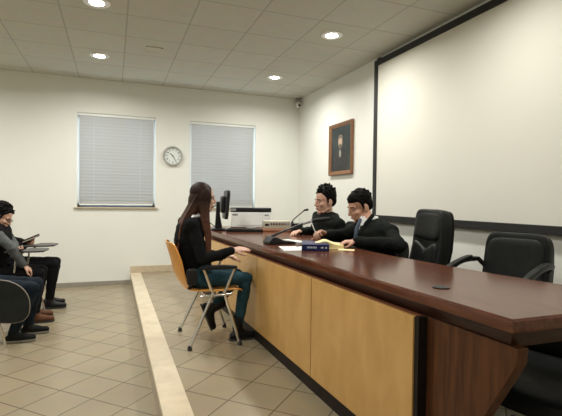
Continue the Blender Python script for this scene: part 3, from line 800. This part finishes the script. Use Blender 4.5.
b.fuse('hair', 'hair_brn', None, .006, 1)
b = MB()                                                 # pale shirt collar showing under the hair
b.tube([V((.618+.066*math.cos(a), 3.65+.070*math.sin(a), 1.183+.012*math.cos(a))) for a in [2*PI*k/24 for k in range(24)]], .014, 8, True)
b.cap((.60, 3.555, 1.185), (.575, 3.50, 1.165), .016, .010)
tag(b.build('shirt_collar', 'shirt'), 'white collar of the shirt')
MB().tube([V((.900+.004*math.cos(a), 3.49+.030*math.cos(a), .911+.030*math.sin(a))) for a in [2*PI*k/20 for k in range(20)]], .005, 8, True).build('bracelet', 'bracelet')
close(root, n0)

# ---- the man in the suit
J = dict(floor=P, pelvis=(2.14, 3.22, .70), chest=(2.07, 3.215, .985), neck=(2.035, 3.25, 1.17),
         sh=((2.11, 3.055, 1.065), (2.07, 3.43, 1.085)), el=((2.06, 2.86, .985), (1.95, 3.58, 1.005)), wr=((1.80, 3.07, 1.004), (1.735, 3.475, 1.03)),
         hip=((2.12, 3.12, .69), (2.12, 3.32, .69)), kn=((1.66, 3.08, .69), (1.66, 3.36, .69)), an=((1.66, 3.08, .27), (1.66, 3.36, .27)),
         toe=((1.48, 3.08, .2), (1.48, 3.36, .2)), shaft=False, top_name='suit_jacket')
root, n0, hc, B = person('man with slick dark hair in dark suit and tie, writing at the desk', J,
    (2.000, 3.350, 1.275), (-.93, -.02, -.36), (-.36, 0, .93), 'hair_blk', 'skin2', 'suit', 'trouser', 'boot', 1.06, hscale=1.13, gtop=.017,
    hands=((V((1.80, 3.07, 1.004)), V((-1, .22, -.05)), V((0, .1, -1)), 1, (.25, .3, .2), .2), (V((1.735, 3.475, 1.03)), V((-.93, -.30, .25)), V((-.2, -.55, -.8)), -1, (.75, .8, .5), .8, 1.12)))
short_hair(hc, B, 'hair_blk', .004, .002, 3, spiky=.3, front=.5)
f = B @ V((0, 1, 0))
b = MB()
b.tube([V((2.032+.066*math.cos(a), 3.255+.070*math.sin(a), 1.172+.014*math.cos(a))) for a in [2*PI*k/24 for k in range(24)]], .016, 8, True)
b.cap((1.975, 3.235, 1.185), (1.955, 3.25, 1.14), .014, .008).cap((1.975, 3.28, 1.185), (1.955, 3.26, 1.14), .014, .008)
b.fuse('shirt_collar', 'shirt', None, .005, 2)
def vpatch(pts, nm, m, th=.012):
    """a curved front piece lying on the chest: pts are (point) rows left to right"""
    b = MB()
    for row in pts: pass
    rings = [[V(p) for p in row]+[V(p)+V((th, 0, 0)) for p in reversed(row)] for row in pts]
    return b.rings(rings).build(nm, m)
def chest_x(y, z, c): return c - .06*abs(y)/.1
vpatch([[(1.975, 3.20, 1.18), (1.955, 3.25, 1.18), (1.975, 3.30, 1.18)], [(1.938, 3.205, 1.10), (1.925, 3.25, 1.10), (1.938, 3.295, 1.10)], [(1.920, 3.235, 1.0), (1.915, 3.25, 1.0), (1.920, 3.265, 1.0)]], 'shirt_front', 'shirt', .05)
MB().chain([(1.948, 3.25, 1.165), (1.918, 3.25, 1.10), (1.905, 3.25, 1.0)], [.014, .017, .020]).build('necktie', 'tie')
for s in (-1, 1):
    MB().chain([(2.01, 3.25+s*.085, 1.205), (1.955, 3.25+s*.072, 1.13), (1.912, 3.25+s*.035, .99)], [.016, .018, .010]).build('lapel', 'suit')
for i, (x, y) in enumerate(((1.815, 3.06), (1.75, 3.485))):
    MB().cap((x, y, 1.004+.025*i), (x-.018, y+(.003 if i == 0 else -.003), 1.004+.027*i), .032, .031).build('shirt_cuff', 'shirt')
close(root, n0)
t = thing('pen', 'slim white pen held upright in the writing hand of the man in the suit', 'pen', (1.622, 3.42, 1.068))
MB().cap((.012, .0, -.06), (-.055, -.01, .075), .0048, .0048, 10).build('barrel', 'white_pl', t)
MB().cap((-.055, -.01, .075), (-.064, -.0115, .092), .005, .004, 10).build('pen_cap', 'silver', t)

# ---- the young man
J = dict(floor=P, pelvis=(2.17, 4.15, .70), chest=(2.12, 4.15, 1.00), neck=(2.10, 4.165, 1.205),
         sh=((2.14, 3.985, 1.085), (2.14, 4.345, 1.09)), el=((2.17, 3.90, .90), (2.06, 4.45, .99)), wr=((2.06, 4.04, .815), (1.86, 4.31, .998)),
         hip=((2.15, 4.05, .69), (2.15, 4.25, .69)), kn=((1.70, 4.03, .69), (1.70, 4.28, .69)), an=((1.70, 4.03, .27), (1.70, 4.28, .27)),
         toe=((1.5, 4.03, .2), (1.5, 4.28, .2)), shaft=False, top_name='dark_jacket')
root, n0, hc, B = person('young man with tousled black hair, seated at the desk looking toward the woman', J,
    (2.07, 4.165, 1.318), (-.98, -.10, -.10), (-.1, 0, 1), 'hair_blk', 'skin', 'suit', 'trouser', 'boot', 1.0, hscale=1.15,
    hands=((V((2.06, 4.04, .815)), V((-.8, .5, -.15)), V((0, .1, -1)), 1, (.25, .3, .2), .2), (V((1.86, 4.31, .998)), V((-.9, -.45, -.05)), V((0, 0, -1)), -1, (.3, .3, .3), .3)))
short_hair(hc, B, 'hair_blk', .016, .030, 9)
b = MB().tube([V((2.097+.063*math.cos(a), 4.17+.066*math.sin(a), 1.195+.008*math.cos(a))) for a in [2*PI*k/24 for k in range(24)]], .011, 8, True)
b.build('jacket_collar', 'coat')
MB().lathe([(.001, 0), (.009, 0), (.007, .004), (.001, .005)], (2.002, 4.10, 1.09), 14, Matrix.Rotation(R(-90), 3, 'Y')).build('lapel_pin', 'silver')
close(root, n0)

# ---- plywood chair under the woman
wc = thing('plywood_chair', 'orange plywood shell chair with bent chrome legs under the woman', 'chair', (.74, 3.645, P))
# shell: curved back
def shell(rows, th, nm):
    b = MB(); rings = []
    for z, x, hw, cv in rows:
        fr, bk = [], []
        for k in range(15):
            y = -1+2*k/14
            e = hw*y; xx = x+cv*y*y
            fr.append(V((xx+th/2, e, z))); bk.append(V((xx-th/2, e, z)))
        rings.append(fr+bk[::-1])
    return b.rings(rings).build(nm, 'ply', wc, bevel=.003)
shell([(.435, -.195, .17, .03), (.50, -.243, .195, .045), (.58, -.276, .21, .05), (.68, -.300, .22, .05), (.76, -.325, .215, .045), (.80, -.336, .19, .038), (.815, -.340, .15, .025)], .013, 'backrest')
b = MB(); rings = []
for x, z, hw in ((-.195, .448, .15), (-.17, .440, .19), (-.10, .432, .212), (.05, .428, .22), (.17, .432, .22), (.225, .425, .21), (.245, .412, .19)):
    tp_, bt = [], []
    for k in range(13):
        y = -1+2*k/12; tp_.append(V((x, hw*y, z+.008*y*y+.007))); bt.append(V((x, hw*y, z+.008*y*y-.007)))
    rings.append(tp_+bt[::-1])
b.rings(rings).build('seat', 'ply', wc, bevel=.003)
MB().sup((-.175, 0, .47), (.02, .19, .03), .4).build('back_bracket', 'black', wc)
for s in (-1, 1):
    y0, y1 = s*.235, s*.262
    rear = MB().tube([(-.185, y1, .018), (-.02, y0, .385), (-.005, y0, .42), (-.02, y0, .45), (-.085, y0*1.02, .615)], .0115, 12).build('leg', 'chrome', wc)
    front = MB().tube([(.205, y1, .018), (.095, y0, .385), (.085, y0, .42), (.10, y0, .45), (.165, y0*1.02, .615)], .0115, 12).build('leg', 'chrome', wc)
    for L_, x in ((rear, -.185), (front, .205)):
        MB().lathe([(.001, 0), (.017, 0), (.018, .015), (.0135, .035), (.001, .036)], (x*1.01, y1, .0), 16).build('rubber_foot', 'rubber', L_)
    MB().cap((-.10, y0, .40), (.14, y0, .405), .0115).build('side_rail', 'chrome', wc)
    MB().sup((.035, y0*1.02, .625), (.15, .026, .016), .45, fn=lambda p: V((p.x, p.y, p.z-.3*p.x*p.x))).build('armrest', 'black', wc)
    MB().sup((-.17, y0*.97, .555), (.04, .022, .065), .45).build('arm_bracket', 'black', wc)
MB().tube([(.11, -.235, .405), (.11, .235, .405)], .0105).build('cross_bar', 'chrome', wc)
MB().tube([(-.06, -.235, .405), (-.06, .235, .405)], .0105).build('cross_bar', 'chrome', wc)

# ---- lecture chairs on the audience side (built facing +X)
def lecture_chair(label, loc, up=True, rz=0):
    t = thing('lecture_chair', label, 'chair', loc, rz)
    b = MB(); rings = []
    for x, z, hw in ((-.20, .475, .17), (-.17, .455, .20), (-.05, .44, .225), (.10, .445, .23), (.20, .45, .22), (.235, .435, .19)):
        a_, c_ = [], []
        for k in range(13):
            y = -1+2*k/12; a_.append(V((x, hw*y, z+.012*y*y+.008))); c_.append(V((x, hw*y, z+.012*y*y-.008)))
        rings.append(a_+c_[::-1])
    b.rings(rings).build('seat', 'shell', t, bevel=.003)
    b = MB(); rings = []
    for z, x, hw in ((.56, -.225, .16), (.60, -.235, .21), (.70, -.255, .235), (.80, -.28, .23), (.86, -.295, .19), (.88, -.30, .14)):
        a_, c_ = [], []
        for k in range(13):
            y = -1+2*k/12; a_.append(V((x+.05*y*y+.007, hw*y, z))); c_.append(V((x+.05*y*y-.007, hw*y, z)))
        rings.append(a_+c_[::-1])
    b.rings(rings).build('backrest', 'shell', t, bevel=.003)
    for s in (-1, 1):
        y = s*.235
        MB().tube([(.255, y*1.06, .0), (.15, y, .40), (.12, y, .43), (-.16, y, .44), (-.22, y*.95, .52), (-.30, y*.8, .80)], .011, 10).build('frame_tube', 'chrome', t)
        MB().tube([(-.27, y*1.06, .0), (-.10, y, .43)], .011, 10).build('leg', 'chrome', t)
    MB().tube([(-.1, -.235, .43), (-.1, .235, .43)], .010).build('cross_bar', 'chrome', t)
    if up:
        MB().tube([(.05, -.235, .44), (.08, -.30, .50), (.10, -.31, .70), (.16, -.28, .745)], .011, 10).build('tablet_support', 'chrome', t)
        MB().prism([(.0, -.36), (.30, -.36), (.36, -.32), (.38, -.10), (.30, -.03), (.18, -.03), (.14, -.18), (.02, -.22)], .752, .770).build('writing_tablet', 'brd', t, bevel=.004)
    else:
        MB().tube([(.05, -.235, .44), (.06, -.28, .46)], .012, 10).build('tablet_support', 'chrome', t)
        el = []
        for k in range(28):
            a = 2*PI*k/28; el.append((.20+.24*math.copysign(abs(math.cos(a))**.75, math.cos(a)),   .425+.185*math.copysign(abs(math.sin(a))**.8, math.sin(a))-.25*(.24*math.cos(a))))
        wt = MB().prism(el, -.300, -.284, lambda u, v, h: (u, h, v)).build('writing_tablet', 'shell', t, bevel=.003)
        MB().tube([V((u, -.292, v)) for u, v in el], .0055, 8, True).build('tablet_edge', 'sole', wt)
    return t
lecture_chair('lecture chair with its dark oval writing tablet folded down, cut by the frame', (-1.12, 4.70, 0), False)
lecture_chair('lecture chair under the young man with glasses, its flat writing tablet raised', (-1.03, 5.52, 0))
lecture_chair('lecture chair nearest the back wall, its flat writing tablet raised', (-1.0, 6.10, 0))

# ---- the audience
def seated(px, py, lean, kx, kz, ax, toe_dx=.17, knd=.12, elbows=None, wrists=None, an_z=.095):
    ch = (px+lean*.55, py, .86); nk = (px+lean, py, 1.04-.10*max(0, lean-.1))
    return dict(floor=0, pelvis=(px, py, .54), chest=ch, neck=nk, sh=((nk[0]-.03, py+.18, nk[2]-.06), (nk[0]-.03, py-.18, nk[2]-.06)),
                el=elbows, wr=wrists, hip=((px+.02, py+.09, .53), (px+.02, py-.09, .53)), kn=((kx, py+knd, kz), (kx, py-knd, kz)),
                an=((ax[0], py+knd, an_z), (ax[1], py-knd, an_z)), toe=((ax[0]+toe_dx, py+knd, .03), (ax[1]+toe_dx, py-knd, .03)), shaft=False, anh=.085)
# jeans man, mostly cut by the frame
J = seated(-1.25, 4.72, -.02, -.69, .49, (-.76, -.84), elbows=((-1.22, 4.97, .76), (-1.22, 4.47, .76)), wrists=((-1.18, 4.86, .66), (-1.18, 4.58, .66))); J['top_name'] = 'jacket'
root, n0, hc, B = person('person in navy jeans and dark sneakers, only knees and feet in view', J,
    (-1.22, 4.72, 1.25), (.93, 0, -.35), (.35, 0, .93), 'hair_blk', 'skin', 'coat', 'jeans_dk', 'sneaker', 1.0, sole='sole',
    hands=((V((-1.18, 4.86, .66)), V((1, -.2, -.1)), V((0, 0, -1)), 1), (V((-1.18, 4.58, .66)), V((1, .2, -.1)), V((0, 0, -1)), -1)))
short_hair(hc, B, 'hair_blk', .008, .006, 12); close(root, n0)
# phone reader
J = seated(-1.20, 5.38, .10, -.73, .52, (-.80, -.76), elbows=((-1.02, 5.60, .80), (-.955, 5.165, .80)), wrists=((-.98, 5.30, .745), (-.86, 5.215, .62)))
J['top_name'] = 'sweater'
root, n0, hc, B = person('young man with glasses and grey sleeves under a dark vest, looking at a phone', J,
    (-1.085, 5.345, 1.115), (.85, -.12, -.52), (.5, 0, .85), 'hair_blk', 'skin3', 'grey_knit', 'trouser', 'brown_boot', .97,
    hands=((V((-.98, 5.30, .745)), V((.8, -.5, .1)), V((.1, .2, 1)), 1, (.5, .6, .4), .6), (V((-.86, 5.215, .62)), V((.75, .1, -.65)), V((-.3, .1, -.9)), -1, (.4, .4, .3), .3)))
short_hair(hc, B, 'hair_blk', .016, .012, 21)
b = MB(); torso_shapes(b, J, .024, .97); b.fuse('vest', 'coat', None, .009, 6, .012, .07)
q = lambda x, y, z: hc + B @ V((x, y, z))
for s in (-1, 1):
    e = MB().tube([q(s*.031+.020*math.cos(a), .098, .003+.016*math.sin(a)) for a in [2*PI*k/18 for k in range(18)]], .0022, 6, True)
    e.tube([q(s*.051, .097, .006), q(s*.074, .06, .008), q(s*.080, -.01, .006)], .002, 6)
    if s == 1: e.tube([q(-.011, .099, .008), q(.011, .099, .008)], .002, 6)
    e.build('glasses_rim', 'black')
close(root, n0)
t = thing('smartphone', 'dark smartphone held flat by the young man with glasses', 'phone', (-.915, 5.205, .775), R(-30))
MB().sup((0, 0, 0), (.072, .036, .005), .15, Matrix.Rotation(R(-12), 3, 'Y')).build('phone_body', 'black', t)
MB().box((0, 0, .0055), (.128, .064, .0008), Matrix.Rotation(R(-12), 3, 'Y')).build('phone_screen', 'scr_glass', t)
# reader by the wall
J = seated(-1.26, 6.00, .02, -.66, .53, (-.735, -.70), elbows=((-1.16, 6.22, .80), (-1.15, 5.80, .80)), wrists=((-.975, 6.05, .775), (-.975, 5.93, .735)))
J['top_name'] = 'coat'
root, n0, hc, B = person('person in black coat and black trousers nearest the back wall, holding a notebook', J,
    (-1.24, 5.98, 1.13), (.80, 0, -.6), (.5, 0, .85), 'hair_blk', 'skin2', 'coat', 'trouser', 'boot', 1.0,
    hands=((V((-.975, 6.05, .775)), V((.85, -.3, .3)), V((.1, -.4, .9)), 1, (.5, .6, .4), .5), (V((-.975, 5.93, .735)), V((.85, .1, .4)), V((-.2, .4, .8)), -1, (.5, .6, .4), .5)))
short_hair(hc, B, 'hair_blk', .012, .01, 33); close(root, n0)
t = thing('notebook', 'dark notebook held open by the black-coated person near the wall', 'book', (-.905, 5.95, .835), R(8))
rt = Matrix.Rotation(R(-24), 3, 'Y')
MB().box((0, .065, 0), (.19, .125, .006), rt).box((0, -.065, 0), (.19, .125, .006), rt).build('cover', 'p_hair', t, bevel=.002)
MB().box((.002, .063, .008), (.178, .115, .008), rt).build('page_block', 'coat', t)


# ------------------------------------------------------------------ light
w = bpy.data.worlds.new('world'); sc.world = w; w.use_nodes = True
bg = w.node_tree.nodes['Background']; bg.inputs[0].default_value = (.84, .92, 1, 1); bg.inputs[1].default_value = 4
sc.view_settings.view_transform = 'Standard'; sc.view_settings.look = 'None'; sc.view_settings.gamma = 1
sc.view_settings.use_curve_mapping = False
sc.view_settings.exposure = -0.05
sc.cycles.use_denoising = True
sc.cycles.max_bounces = 10; sc.cycles.diffuse_bounces = 6
sc.cycles.sample_clamp_indirect = 4
